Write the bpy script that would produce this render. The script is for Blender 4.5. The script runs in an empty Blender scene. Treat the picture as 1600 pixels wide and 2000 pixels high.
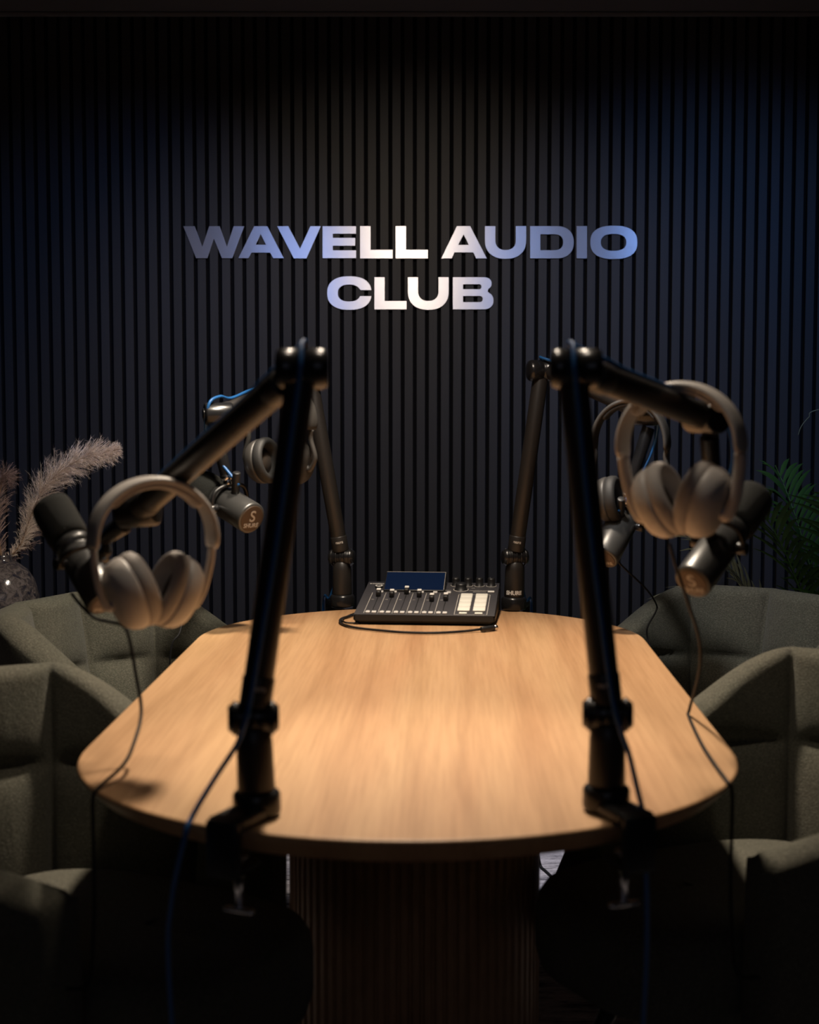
import bpy, bmesh, math, random
from mathutils import Vector, Matrix, Quaternion
random.seed(7)
PI = math.pi
C = bpy.context.scene.collection
sc = bpy.context.scene

# ------------------------------------------------------------------ camera
FPX = 3100.0
TH = math.radians(4.39)
CAM = Vector((0, 0, 1.243))
cd = bpy.data.cameras.new('camera')
cam = bpy.data.objects.new('camera', cd); C.objects.link(cam)
cam.location = CAM
cam.rotation_euler = (PI/2 - TH, 0, 0)
cd.sensor_fit = 'VERTICAL'; cd.sensor_height = 36; cd.sensor_width = 28.8
cd.lens = FPX / 2000 * 36
cd.clip_start = 0.05
cd.dof.use_dof = True; cd.dof.focus_distance = 4.1; cd.dof.aperture_fstop = 4.6
sc.camera = cam

def ray(px, py):
    u = (px-800)/FPX; v = (1000-py)/FPX
    return Vector((u, math.cos(TH)+v*math.sin(TH), -math.sin(TH)+v*math.cos(TH)))
def at(px, py, Y):
    d = ray(px, py); return CAM + d*(Y/d.y)
def onz(px, py, z):
    d = ray(px, py); return CAM + d*((z-CAM.z)/d.z)

# ------------------------------------------------------------------ materials
def mat(name, col, rough=0.5, metal=0.0, spec=0.5, **k):
    m = bpy.data.materials.new(name); m.use_nodes = True
    b = m.node_tree.nodes['Principled BSDF']
    b.inputs['Base Color'].default_value = (*col, 1)
    b.inputs['Roughness'].default_value = rough
    b.inputs['Metallic'].default_value = metal
    b.inputs['Specular IOR Level'].default_value = spec
    for kk, v in k.items(): b.inputs[kk.replace('_', ' ')].default_value = v
    return m
def nd(m, t, **k):
    n = m.node_tree.nodes.new(t)
    for a, v in k.items():
        if a in n.inputs: n.inputs[a].default_value = v
        else: setattr(n, a, v)
    return n
def lk(m, a, b): m.node_tree.links.new(a, b)
def bsdf(m): return m.node_tree.nodes['Principled BSDF']
def ramp(m, stops):
    r = nd(m, 'ShaderNodeValToRGB'); e = r.color_ramp.elements
    while len(e) < len(stops): e.new(0.5)
    for i, (p, c) in enumerate(stops): e[i].position = p; e[i].color = (*c, 1)
    return r
def noise(m, vec, scale, detail=3, rough=.5, dist=0):
    n = nd(m, 'ShaderNodeTexNoise'); n.inputs['Scale'].default_value = scale
    n.inputs['Detail'].default_value = detail; n.inputs['Roughness'].default_value = rough
    n.inputs['Distortion'].default_value = dist
    if vec is not None: lk(m, vec, n.inputs['Vector'])
    return n
def coords(m, scale=(1, 1, 1), out='Object'):
    t = nd(m, 'ShaderNodeTexCoord'); mp = nd(m, 'ShaderNodeMapping')
    mp.inputs['Scale'].default_value = scale
    lk(m, t.outputs[out], mp.inputs['Vector']); return mp.outputs['Vector']
def bump(m, h, s=.3, d=.002):
    b = nd(m, 'ShaderNodeBump'); b.inputs['Strength'].default_value = s; b.inputs['Distance'].default_value = d
    lk(m, h, b.inputs['Height']); lk(m, b.outputs['Normal'], bsdf(m).inputs['Normal'])

def wood(name, c1, c2, c3, sx=30, sy=1.6, rough=.45):
    m = mat(name, c1, rough, spec=.35)
    v = coords(m, (1, .12, 1))
    big = noise(m, v, 5.5, 2, .5, .6)
    w = nd(m, 'ShaderNodeTexWave', wave_type='BANDS', bands_direction='X')
    w.inputs['Scale'].default_value = 3.2; w.inputs['Distortion'].default_value = 9
    w.inputs['Detail'].default_value = 3; w.inputs['Detail Scale'].default_value = 1.2
    lk(m, v, w.inputs['Vector'])
    v2 = coords(m, (sx*4, sy*2, 20)); fine = noise(m, v2, 1.4, 4, .65)
    # plank-like veneer strips
    r1 = ramp(m, [(.25, c2), (.55, c1), (.8, c3)]); lk(m, big.outputs['Fac'], r1.inputs['Fac'])
    r2 = ramp(m, [(.0, (.86, .83, .80)), (.35, (1, 1, 1)), (1, (1.0, 1.0, 1.0))]); lk(m, w.outputs['Fac'], r2.inputs['Fac'])
    r3 = ramp(m, [(.3, (.78, .75, .71)), (.6, (1, 1, 1))]); lk(m, fine.outputs['Fac'], r3.inputs['Fac'])
    m1 = nd(m, 'ShaderNodeMix', data_type='RGBA', blend_type='MULTIPLY'); m1.inputs['Factor'].default_value = .8
    lk(m, r1.outputs['Color'], m1.inputs['A']); lk(m, r2.outputs['Color'], m1.inputs['B'])
    m2 = nd(m, 'ShaderNodeMix', data_type='RGBA', blend_type='MULTIPLY'); m2.inputs['Factor'].default_value = .8
    lk(m, m1.outputs['Result'], m2.inputs['A']); lk(m, r3.outputs['Color'], m2.inputs['B'])
    lk(m, m2.outputs['Result'], bsdf(m).inputs['Base Color'])
    bump(m, fine.outputs['Fac'], .15, .0005)
    return m

M = {}
M['wood'] = wood('oak_top', (.50, .30, .155), (.44, .235, .115), (.55, .34, .17))
M['wood_dark'] = wood('walnut_wood', (.16, .08, .045), (.13, .06, .035), (.18, .09, .05))
M['plastic'] = mat('black_plastic', (.012, .012, .013), .42)
M['tube'] = mat('black_powdercoat', (.022, .0195, .018), .42)
M['joint'] = mat('joint_black', (.012, .012, .013), .26)
M['rubber'] = mat('black_rubber', (.01, .01, .01), .7)
M['chrome'] = mat('chrome', (.8, .8, .82), .18, 1)
M['white'] = mat('white_print', (.8, .78, .74), .5)
M['mic'] = mat('mic_grey', (.10, .10, .098), .36, .6)
M['foam'] = mat('foam', (.012, .013, .011), .95)
v = coords(M['foam']); n_ = noise(M['foam'], v, 600, 2); bump(M['foam'], n_.outputs['Fac'], .8, .002)
M['bronze'] = mat('cap_bronze', (.07, .045, .03), .45, .3)
M['cable_blue'] = mat('blue_cable', (.014, .10, .30), .45)
M['cable'] = mat('black_cable', (.008, .008, .009), .6, spec=.25)
M['cream'] = mat('cream_plastic', (.52, .485, .45), .42)
M['cream_pad'] = mat('cream_pad', (.42, .385, .355), .7)
M['dark_pad'] = mat('dark_pad', (.02, .02, .02), .65)
M['cloth_in'] = mat('ear_mesh', (.05, .035, .025), .9)
M['hp_black'] = mat('black_satin', (.05, .047, .044), .45)
M['copper'] = mat('red_accent', (.55, .10, .05), .35, .3)

def fabric(name, a, b):
    m = mat(name, a, .95, spec=.15)
    v = coords(m, (1, 1, 1)); n1 = noise(m, v, 7, 3, .6); n2 = noise(m, coords(m, (260, 260, 520)), 1.0, 3, .7)
    n3 = noise(m, v, 90, 3, .7)
    r = ramp(m, [(.3, tuple(x*.62 for x in a)), (.5, a), (.72, b)]); lk(m, n2.outputs['Fac'], r.inputs['Fac'])
    r2 = ramp(m, [(.3, (.88, .9, .86)), (.7, (1.08, 1.04, 1.0))]); lk(m, n1.outputs['Fac'], r2.inputs['Fac'])
    mx = nd(m, 'ShaderNodeMix', data_type='RGBA', blend_type='MULTIPLY'); mx.inputs['Factor'].default_value = 1
    lk(m, r.outputs['Color'], mx.inputs['A']); lk(m, r2.outputs['Color'], mx.inputs['B'])
    lk(m, mx.outputs['Result'], bsdf(m).inputs['Base Color'])
    ad = nd(m, 'ShaderNodeMath', operation='ADD'); lk(m, n2.outputs['Fac'], ad.inputs[0]); lk(m, n3.outputs['Fac'], ad.inputs[1])
    bump(m, ad.outputs[0], .6, .003)
    bsdf(m).inputs['Sheen Weight'].default_value = .12
    return m
M['olive'] = fabric('olive_boucle', (.092, .090, .072), (.165, .162, .13))

# slat wall
m = mat('slat_charcoal', (.05, .05, .055), .55, spec=.3)
v = coords(m, (25, 25, .0)); wn = nd(m, 'ShaderNodeTexWhiteNoise', noise_dimensions='1D')
sx = nd(m, 'ShaderNodeSeparateXYZ'); lk(m, coords(m), sx.inputs[0])
mm = nd(m, 'ShaderNodeMath', operation='MULTIPLY_ADD'); mm.inputs[1].default_value = 25; mm.inputs[2].default_value = 7.565
lk(m, sx.outputs['X'], mm.inputs[0]); fl = nd(m, 'ShaderNodeMath', operation='FLOOR'); lk(m, mm.outputs[0], fl.inputs[0])
lk(m, fl.outputs[0], wn.inputs['W'])
r = ramp(m, [(0, (.024, .0235, .023)), (.5, (.028, .0275, .027)), (1, (.031, .031, .033))]); lk(m, wn.outputs['Value'], r.inputs['Fac'])
n2 = noise(m, coords(m, (300, 300, 4)), 1, 3); r2 = ramp(m, [(.3, (.9, .9, .9)), (.7, (1.1, 1.1, 1.1))]); lk(m, n2.outputs['Fac'], r2.inputs['Fac'])
mx = nd(m, 'ShaderNodeMix', data_type='RGBA', blend_type='MULTIPLY'); mx.inputs['Factor'].default_value = 1
lk(m, r.outputs['Color'], mx.inputs['A']); lk(m, r2.outputs['Color'], mx.inputs['B']); lk(m, mx.outputs['Result'], bsdf(m).inputs['Base Color'])
M['slat'] = m
M['felt'] = mat('black_felt', (.006, .006, .007), .95, spec=.1)
M['wallpaint'] = mat('dark_wall_paint', (.02, .02, .022), .9)
M['ceil'] = mat('dark_ceiling_paint', (.15, .15, .165), .9)
M['floor'] = mat('dark_floor', (.05, .045, .045), .6)
m = mat('distressed_rug', (.4, .38, .4), .95, spec=.1)
n1 = noise(m, coords(m, (5, 22, 1)), 1.6, 6, .7); n2 = noise(m, coords(m, (90, 160, 1)), 1, 3, .7)
r = ramp(m, [(.38, (.10, .10, .12)), (.47, (.40, .38, .40)), (.6, (.62, .59, .62))]); lk(m, n1.outputs['Fac'], r.inputs['Fac'])
r2 = ramp(m, [(.3, (.7, .7, .7)), (.6, (1, 1, 1))]); lk(m, n2.outputs['Fac'], r2.inputs['Fac'])
mx = nd(m, 'ShaderNodeMix', data_type='RGBA', blend_type='MULTIPLY'); mx.inputs['Factor'].default_value = 1
lk(m, r.outputs['Color'], mx.inputs['A']); lk(m, r2.outputs['Color'], mx.inputs['B']); lk(m, mx.outputs['Result'], bsdf(m).inputs['Base Color'])
bump(m, n2.outputs['Fac'], .5, .003)
M['rug'] = m
m = mat('brushed_steel', (.56, .56, .58), .36, 1)
n1 = noise(m, coords(m, (900, 900, 900)), 1, 2, .6); r = nd(m, 'ShaderNodeMapRange'); r.inputs['To Min'].default_value = .25; r.inputs['To Max'].default_value = .34
lk(m, n1.outputs['Fac'], r.inputs['Value']); lk(m, r.outputs['Result'], bsdf(m).inputs['Roughness']); bump(m, n1.outputs['Fac'], .25, .0003)
bsdf(m).inputs['Metallic'].default_value = .62; bsdf(m).inputs['Anisotropic'].default_value = .9; bsdf(m).inputs['Anisotropic Rotation'].default_value = .25
tg_ = nd(m, 'ShaderNodeTangent', direction_type='RADIAL', axis='Z'); lk(m, tg_.outputs[0], bsdf(m).inputs['Tangent'])
M['steel'] = m
M['mixer'] = mat('mixer_charcoal', (.045, .043, .048), .5)
M['mixer_side'] = mat('mixer_side', (.012, .012, .013), .45)
M['screen'] = mat('screen_glass', (.003, .004, .008), .08)
bsdf(M['screen']).inputs['Emission Color'].default_value = (.02, .07, .22, 1); bsdf(M['screen']).inputs['Emission Strength'].default_value = .12
M['pad'] = mat('silicone_pad', (.78, .76, .68), .5)
M['key'] = mat('grey_key', (.62, .60, .58), .5)
M['line'] = mat('printed_line', (.45, .42, .38), .5)
m = mat('smoked_glass', (.10, .09, .10), .12, spec=.6)
n1 = noise(m, coords(m, (1, 1, 1)), 55, 4, .7, 1.0); r = ramp(m, [(.35, (.02, .022, .04)), (.5, (.10, .085, .085)), (.62, (.20, .17, .17)), (.75, (.05, .05, .09))])
lk(m, n1.outputs['Fac'], r.inputs['Fac']); lk(m, r.outputs['Color'], bsdf(m).inputs['Base Color']); bump(m, n1.outputs['Fac'], .15, .002)
bsdf(m).inputs['Transmission Weight'].default_value = .35
M['vase'] = m
M['pampas'] = mat('pampas_fibre', (.85, .72, .62), .9, spec=.1)
M['pampas2'] = mat('pampas_pink', (.45, .32, .27), .9, spec=.1)
M['stem'] = mat('dry_stem', (.22, .13, .07), .8)
M['leaf'] = mat('palm_leaf', (.055, .13, .022), .5); bsdf(M['leaf']).inputs['Subsurface Weight'].default_value = .0
M['leaf2'] = mat('dry_leaf', (.16, .16, .08), .6)
M['pot'] = mat('dark_pot', (.03, .03, .03), .6)

# ------------------------------------------------------------------ mesh helpers
def frame(d):
    d = Vector(d).normalized(); q = d.to_track_quat('Z', 'Y'); return q.to_matrix()
def add_lathe(bm, p0, axis, prof, n=28, sx=1, sy=1, mi=0, cap=True, R=None):
    """prof = [(radius, height)] turned about axis from p0"""
    p0 = Vector(p0); R = R or frame(axis); rings = []
    for (r, h) in prof:
        rings.append([bm.verts.new(p0 + R @ Vector((r*sx*math.cos(2*PI*i/n), r*sy*math.sin(2*PI*i/n), h))) for i in range(n)])
    fs = []
    for a, b in zip(rings, rings[1:]):
        for i in range(n):
            fs.append(bm.faces.new((a[i], a[(i+1) % n], b[(i+1) % n], b[i])))
    if cap:
        fs.append(bm.faces.new(list(reversed(rings[0])))); fs.append(bm.faces.new(rings[-1]))
    for f in fs: f.material_index = mi; f.smooth = True
def add_cyl(bm, a, b, r, r2=None, n=24, bev=.0, mi=0):
    a = Vector(a); b = Vector(b); L = (b-a).length; r2 = r if r2 is None else r2
    bev = min(bev, L*.45, r*.9, r2*.9) if bev else 0
    pr = [(r, 0), (r2, L)] if not bev else [(r-bev, 0), (r-bev*.3, bev*.3), (r, bev), (r2, L-bev), (r2-bev*.3, L-bev*.3), (r2-bev, L)]
    add_lathe(bm, a, b-a, pr, n, mi=mi)
def smooth_path(pts, sub=8):
    pts = [Vector(p) for p in pts]; out = []
    P = [pts[0]*2-pts[1]] + pts + [pts[-1]*2-pts[-2]]
    for i in range(1, len(P)-2):
        p0, p1, p2, p3 = P[i-1], P[i], P[i+1], P[i+2]
        for k in range(sub):
            t = k/sub
            out.append(.5*((2*p1)+(p2-p0)*t+(2*p0-5*p1+4*p2-p3)*t*t+(3*p1-p0-3*p2+p3)*t**3))
    out.append(pts[-1]); return out
def add_tube(bm, pts, r, n=10, sub=8, mi=0, r2=None):
    P = smooth_path(pts, sub) if sub > 1 else [Vector(p) for p in pts]
    up = Vector((.13, .21, .97)); rings = []; prev = None
    for i, p in enumerate(P):
        t = (P[min(i+1, len(P)-1)]-P[max(i-1, 0)]).normalized()
        if prev is None: x = t.orthogonal().normalized()
        else: x = (prev - t*prev.dot(t)).normalized()
        prev = x; y = t.cross(x)
        rr = r if r2 is None else r+(r2-r)*i/(len(P)-1)
        rings.append([bm.verts.new(p+x*rr*math.cos(2*PI*k/n)+y*rr*math.sin(2*PI*k/n)) for k in range(n)])
    for a, b in zip(rings, rings[1:]):
        for k in range(n):
            f = bm.faces.new((a[k], a[(k+1) % n], b[(k+1) % n], b[k])); f.smooth = True; f.material_index = mi
    for rg in (list(reversed(rings[0])), rings[-1]):
        f = bm.faces.new(rg); f.material_index = mi
def add_box(bm, c, s, R=None, bev=0, mi=0, seg=2):
    b2 = bmesh.new(); bmesh.ops.create_cube(b2, size=1)
    for v in b2.verts: v.co = Vector((v.co.x*s[0], v.co.y*s[1], v.co.z*s[2]))
    if bev: bmesh.ops.bevel(b2, geom=b2.edges[:], offset=bev, segments=seg, profile=.5, affect='EDGES')
    mt = Matrix.Translation(Vector(c)) @ (R.to_4x4() if R else Matrix.Identity(4))
    vm = {v: bm.verts.new(mt @ v.co) for v in b2.verts}
    for f in b2.faces:
        nf = bm.faces.new([vm[v] for v in f.verts]); nf.material_index = mi; nf.smooth = bool(bev)
    b2.free()
def mesh_obj(name, bm, mats, parent=None, origin=None, smooth_angle=None):
    bmesh.ops.recalc_face_normals(bm, faces=bm.faces[:])
    me = bpy.data.meshes.new(name)
    if origin is not None:
        o = Vector(origin)
        for v in bm.verts: v.co -= o
    bm.to_mesh(me); bm.free()
    for mm in (mats if isinstance(mats, (list, tuple)) else [mats]): me.materials.append(mm)
    ob = bpy.data.objects.new(name, me); C.objects.link(ob)
    if parent is not None: ob.parent = parent
    elif origin is not None: ob.location = origin
    return ob
def thing(name, loc, label, cat, group=None, rz=0):
    o = bpy.data.objects.new(name, None); C.objects.link(o); o.empty_display_size = .05
    o.location = loc; o.rotation_euler = (0, 0, rz); o['label'] = label; o['category'] = cat
    if group: o['group'] = group
    return o
def tag(o, label, cat, group=None):
    o['label'] = label; o['category'] = cat
    if group: o['group'] = group
    return o
def part(name, bm, mats, t, label=None, sub=None):
    """world-coordinate bmesh -> child of thing t (unrotated things)"""
    root = t; org = Vector(root.location)
    ob = mesh_obj(name, bm, mats, sub if sub is not None else t, None)
    for v in ob.data.vertices: v.co -= org
    if label: ob['label'] = label
    return ob
def struct(name, bm, mats):
    o = mesh_obj(name, bm, mats); o['kind'] = 'structure'; return o
def text_bm(txt, size, ext=.0004, bold=0.0, align='CENTER'):
    cu = bpy.data.curves.new('txt', 'FONT'); cu.body = txt; cu.size = size; cu.extrude = ext; cu.align_x = align; cu.align_y = 'CENTER'; cu.offset = bold
    ob = bpy.data.objects.new('txt', cu); C.objects.link(ob)
    bpy.context.view_layer.update()
    me = bpy.data.meshes.new_from_object(ob.evaluated_get(bpy.context.evaluated_depsgraph_get()))
    bm = bmesh.new(); bm.from_mesh(me)
    bpy.data.objects.remove(ob); bpy.data.curves.remove(cu); bpy.data.meshes.remove(me)
    return bm
def xform(bm, Mx):
    for v in bm.verts: v.co = Mx @ v.co
    return bm

# ------------------------------------------------------------------ room
WY = 5.26; CZ = 2.464; XL = -2.7; XR = 2.7; YB = -1.6
bm = bmesh.new()
add_box(bm, ((XL+XR)/2, WY+.045, CZ/2), (XR-XL, .05, CZ), mi=1)
k0 = int((XL+.3026)/.04)-1; x = -.3026+.04*k0
while x+.006 < XR-.04:
    if x > XL: add_box(bm, (x+.02, WY+.011, CZ/2), (.0285, .022, CZ-.002), bev=.0012, mi=0, seg=1)
    x += .04
for f in bm.faces: f.smooth = False
struct('wall_back', bm, [M['slat'], M['felt']])
bm = bmesh.new(); add_box(bm, (XL-.05, (WY+YB)/2, CZ/2), (.1, WY-YB+.2, CZ)); struct('wall_left', bm, M['wallpaint'])
bm = bmesh.new(); add_box(bm, (XR+.05, (WY+YB)/2, CZ/2), (.1, WY-YB+.2, CZ)); struct('wall_right', bm, M['wallpaint'])
bm = bmesh.new(); add_box(bm, (0, YB-.05, CZ/2), (XR-XL+.2, .1, CZ)); struct('wall_front', bm, M['wallpaint'])
bm = bmesh.new(); add_box(bm, (0, (WY+YB)/2, -.05), (XR-XL+.2, WY-YB+.3, .1)); struct('floor', bm, M['floor'])
bm = bmesh.new(); add_box(bm, (0, (WY+YB)/2, CZ+.05), (XR-XL+.2, WY-YB+.3, .1)); struct('ceiling', bm, M['ceil'])
bm = bmesh.new(); add_box(bm, (0, WY-.012, CZ-.0075), (XR-XL, .020, .013), bev=.003); struct('trim_1', bm, M['ceil'])
# rug
bm = bmesh.new(); add_box(bm, (0.05, 3.0, .006), (3.4, 3.6, .012), bev=.004)
tag(mesh_obj('area_rug', bm, M['rug'], None, (0.05, 3.0, 0)), 'pale grey distressed rug lying on the floor under the table', 'rug')

# ------------------------------------------------------------------ wall sign letters
def arc(cx, cy, rx, ry, a0, a1, n=14, e=2.0):
    out = []
    for i in range(n+1):
        a = math.radians(a0+(a1-a0)*i/n); c, s = math.cos(a), math.sin(a)
        out.append((cx+rx*math.copysign(abs(c)**(2/e), c), cy+ry*math.copysign(abs(s)**(2/e), s)))
    return out
def letter_bm(loops):
    cu = bpy.data.curves.new('l', 'CURVE'); cu.dimensions = '2D'; cu.fill_mode = 'BOTH'; cu.extrude = .003; cu.bevel_depth = .0003; cu.bevel_resolution = 1
    for lp in loops:
        s = cu.splines.new('POLY'); s.points.add(len(lp)-1); s.use_cyclic_u = True
        for p, (x, y) in zip(s.points, lp): p.co = (x, y, 0, 1)
    ob = bpy.data.objects.new('l', cu); C.objects.link(ob); bpy.context.view_layer.update()
    me = bpy.data.meshes.new_from_object(ob.evaluated_get(bpy.context.evaluated_depsgraph_get()))
    bm = bmesh.new(); bm.from_mesh(me); bpy.data.objects.remove(ob); bpy.data.curves.remove(cu); bpy.data.meshes.remove(me)
    return bm
LY = WY-.0045
def z1(s): # crop (350,430) 4.444x
    return lambda x, y: (350+x/4.4444, 430+y/4.4444)
def z2(x, y): return (690+x/5.714, 430+y/5.714)
def z3(x, y): return (930+x/4.8485, 430+y/4.8485)
def z4(x, y): return (620+x/4.4444, 525+y/4.4444)
q1 = z1(0)
def E(conv, x0, y0, x1, y1, bar):
    pass
def cv(conv, pts): return [conv(*p) for p in pts]
def o_shape(conv, x0, y0, x1, y1, ix0, iy0, ix1, iy1):
    return [cv(conv, arc((x0+x1)/2, (y0+y1)/2, (x1-x0)/2, (y1-y0)/2, 0, 352, 44, 2.5)),
            cv(conv, arc((ix0+ix1)/2, (iy0+iy1)/2, (ix1-ix0)/2, (iy1-iy0)/2, 0, 352, 44, 2.4))]
def u_shape(conv, x0, x1, t, ytop, ybot, yin, ycurve):
    outer = [(x0, ytop), (x0+t, ytop)]
    outer += arc((x0+x1)/2, ycurve, (x1-x0)/2-t, yin-ycurve, 180, 0, 20, 2.3)
    outer += [(x1-t, ytop), (x1, ytop)]
    outer += arc((x0+x1)/2, ycurve, (x1-x0)/2, ybot-ycurve, 0, 180, 26, 2.3)
    return [cv(conv, outer)]
letters = [
 ('W', [cv(q1, [(38,54),(135,54),(202,235),(262,54),(352,54),(415,235),(474,54),(565,54),(462,330),(372,330),(302,158),(246,330),(148,330)])]),
 ('A', [cv(q1, [(516,330),(652,54),(766,54),(908,330),(818,330),(790,282),(628,282),(603,330)]), cv(q1, [(708,120),(664,215),(756,215)])]),
 ('V', [cv(q1, [(852,54),(948,54),(1050,250),(1140,54),(1230,54),(1106,332),(996,332)])]),
 ('E', [cv(q1, [(1246,54),(1536,54),(1536,118),(1334,118),(1334,155),(1528,155),(1528,222),(1334,222),(1334,263),(1536,263),(1536,330),(1246,330)])]),
 ('L', [cv(z2, [(78,68),(194,68),(194,332),(440,332),(440,427),(78,427)])]),
 ('L', [cv(z2, [(474,68),(589,68),(589,332),(834,332),(834,427),(474,427)])]),
 ('A', [cv(z2, [(984,427),(1158,68),(1305,68),(1490,427),(1372,427),(1340,360),(1130,360),(1100,427)]), cv(z2, [(1232,158),(1170,278),(1292,278)])]),
 ('U', u_shape(z3, 84, 474, 98, 58, 366, 284, 190)),
 ('D', [cv(z3, [(512,58),(760,58)]+arc(760, 210, 164, 152, -90, 90, 26, 2.3)+[(760,362),(512,362)]),
        cv(z3, [(608,134),(608,286),(740,286)]+arc(740, 210, 84, 76, 90, -90, 16, 2.4)+[(740,134)])]),
 ('I', [cv(z3, [(952,58),(1050,58),(1050,362),(952,362)])]),
 ('O', o_shape(z3, 1082, 54, 1526, 368, 1180, 130, 1422, 292)),
 ('C', [cv(z4, arc(278, 212, 192, 144, 10, 350, 40, 2.4)[::1])]),
 ('L', [cv(z4, [(496,74),(584,74),(584,280),(774,280),(774,352),(496,352)])]),
 ('U', u_shape(z4, 786, 1140, 88, 74, 356, 280, 195)),
 ('B', [cv(z4, [(1176,74),(1440,74)]+arc(1440, 128, 72, 54, -90, 55, 14, 2.3)+[(1478,198)]+arc(1440, 276, 88, 76, -55, 90, 16, 2.3)+[(1440,352),(1176,352)]),
        cv(z4, [(1264,134),(1264,178),(1405,178)]+arc(1405, 156, 20, 22, 90, -90, 10)+[(1405,134)]),
        cv(z4, [(1264,236),(1264,290),(1412,290)]+arc(1412, 263, 24, 27, 90, -90, 10)+[(1412,236)])]),
]
# the C: outer sweep with a slot cut on the right
co = [p for p in arc(278, 211, 192, 145, 14, 346, 44, 2.4)]
ci = [p for p in arc(276, 211, 98, 74, 340, 20, 36, 2.4)]
letters[11] = ('C', [cv(z4, [(468,238)]+[p for p in co if not (p[0] > 380 and 184 < p[1] < 238)]+[(468,185),(378,185)]+[p for p in ci if not (p[0] > 350 and 180 < p[1] < 242)]+[(372,238)])])
names = ['first letter of the top line, W', 'letter A right after the W', 'letter V in the top line', 'letter E between V and L in the top line', 'letter L right after the E in the top line', 'bright letter L ending the first word of the top line', 'letter A beginning the second word of the top line', 'letter U in the top line, second word', 'letter D in the top line', 'narrow letter I between D and O', 'letter O ending the top line', 'letter C starting the lower line', 'letter L in the lower line between C and U', 'letter U in the lower line', 'letter B ending the lower line']
for (ch, loops), nm in zip(letters, names):
    W = [[at(px, py, LY) for (px, py) in lp] for lp in loops]
    cx = sum(p.x for p in W[0])/len(W[0]); z0 = min(p.z for p in W[0])
    lp2 = [[(p.x-cx, p.z-z0) for p in lp] for lp in W]
    b = letter_bm(lp2)
    xform(b, Matrix.Translation((cx, LY, z0)) @ Matrix.Rotation(PI/2, 4, 'X'))
    o = mesh_obj('sign_letter', b, M['steel'], None, (cx, LY, z0))
    tag(o, 'brushed metal '+nm+', on slat wall', 'letter', 'metal letters of the wall sign')

# ------------------------------------------------------------------ table
TZ = .74
TC = Vector((.010, 2.698, 0)); TR = Matrix.Rotation(math.radians(-1.4), 3, 'Z')
def stadium(hw, hl, n=32, e=2.0):
    """long axis y"""
    c = hl-hw; out = []
    for i in range(n+1):
        a = PI*i/n; out.append((hw*math.cos(a), c+hw*math.sin(a)))
    for i in range(n+1):
        a = PI+PI*i/n; out.append((hw*math.cos(a), -c+hw*math.sin(a)))
    return out
def prism(bm, levels, mi=0, smooth=True):
    rings = [[bm.verts.new(p) for p in lv] for lv in levels]; n = len(rings[0])
    for a, b in zip(rings, rings[1:]):
        for i in range(n):
            f = bm.faces.new((a[i], a[(i+1) % n], b[(i+1) % n], b[i])); f.smooth = smooth; f.material_index = mi
    for rg in (list(reversed(rings[0])), rings[-1]):
        f = bm.faces.new(rg); f.material_index = mi
    return rings
tb = thing('podcast_table', (TC.x, TC.y, 0), 'oak oval conference table with fluted base in the middle of the room', 'table', rz=math.radians(-1.4))
bm = bmesh.new()
lv = []
for (d, z) in ((.034, -.034), (.022, -.028), (.006, -.012), (.0015, -.007), (0, -.004), (.0015, -.001), (.004, 0)):
    lv.append([Vector((x, y, TZ+z)) for (x, y) in stadium(.4555-d, .956-d, 48)])
prism(bm, lv)
mesh_obj('tabletop', bm, M['wood'], tb)
bm = bmesh.new(); lo = []; base = []
st = stadium(.212, .27, 60)
# resample evenly and flute
def resample(P, n):
    P = [Vector((a, b, 0)) for a, b in P]; P.append(P[0]); L = [0]
    for a, b in zip(P, P[1:]): L.append(L[-1]+(b-a).length)
    out = []; j = 0
    for i in range(n):
        s = L[-1]*i/n
        while L[j+1] < s: j += 1
        t = (s-L[j])/(L[j+1]-L[j]) if L[j+1] > L[j] else 0
        out.append(P[j].lerp(P[j+1], t))
    return out
S = resample(st, 84*6)
prof = [0, .0, .0, .0, -.006, -.006]
fl_ = []
for i, p in enumerate(S):
    nrm = (S[(i+1) % len(S)]-S[i-1]).normalized().cross(Vector((0, 0, 1)))
    fl_.append(p+nrm*prof[i % 6])
prism(bm, [[Vector((p.x, p.y, z)) for p in fl_] for z in (.013, TZ-.035)], smooth=False)
mesh_obj('fluted_base', bm, M['wood'], tb)
bm = bmesh.new(); prism(bm, [[Vector((x, y, z)) for x, y in stadium(.235, .30, 32)] for z in (.0125, .03)])
mesh_obj('base_plate', bm, M['wood_dark'], tb)

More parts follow.
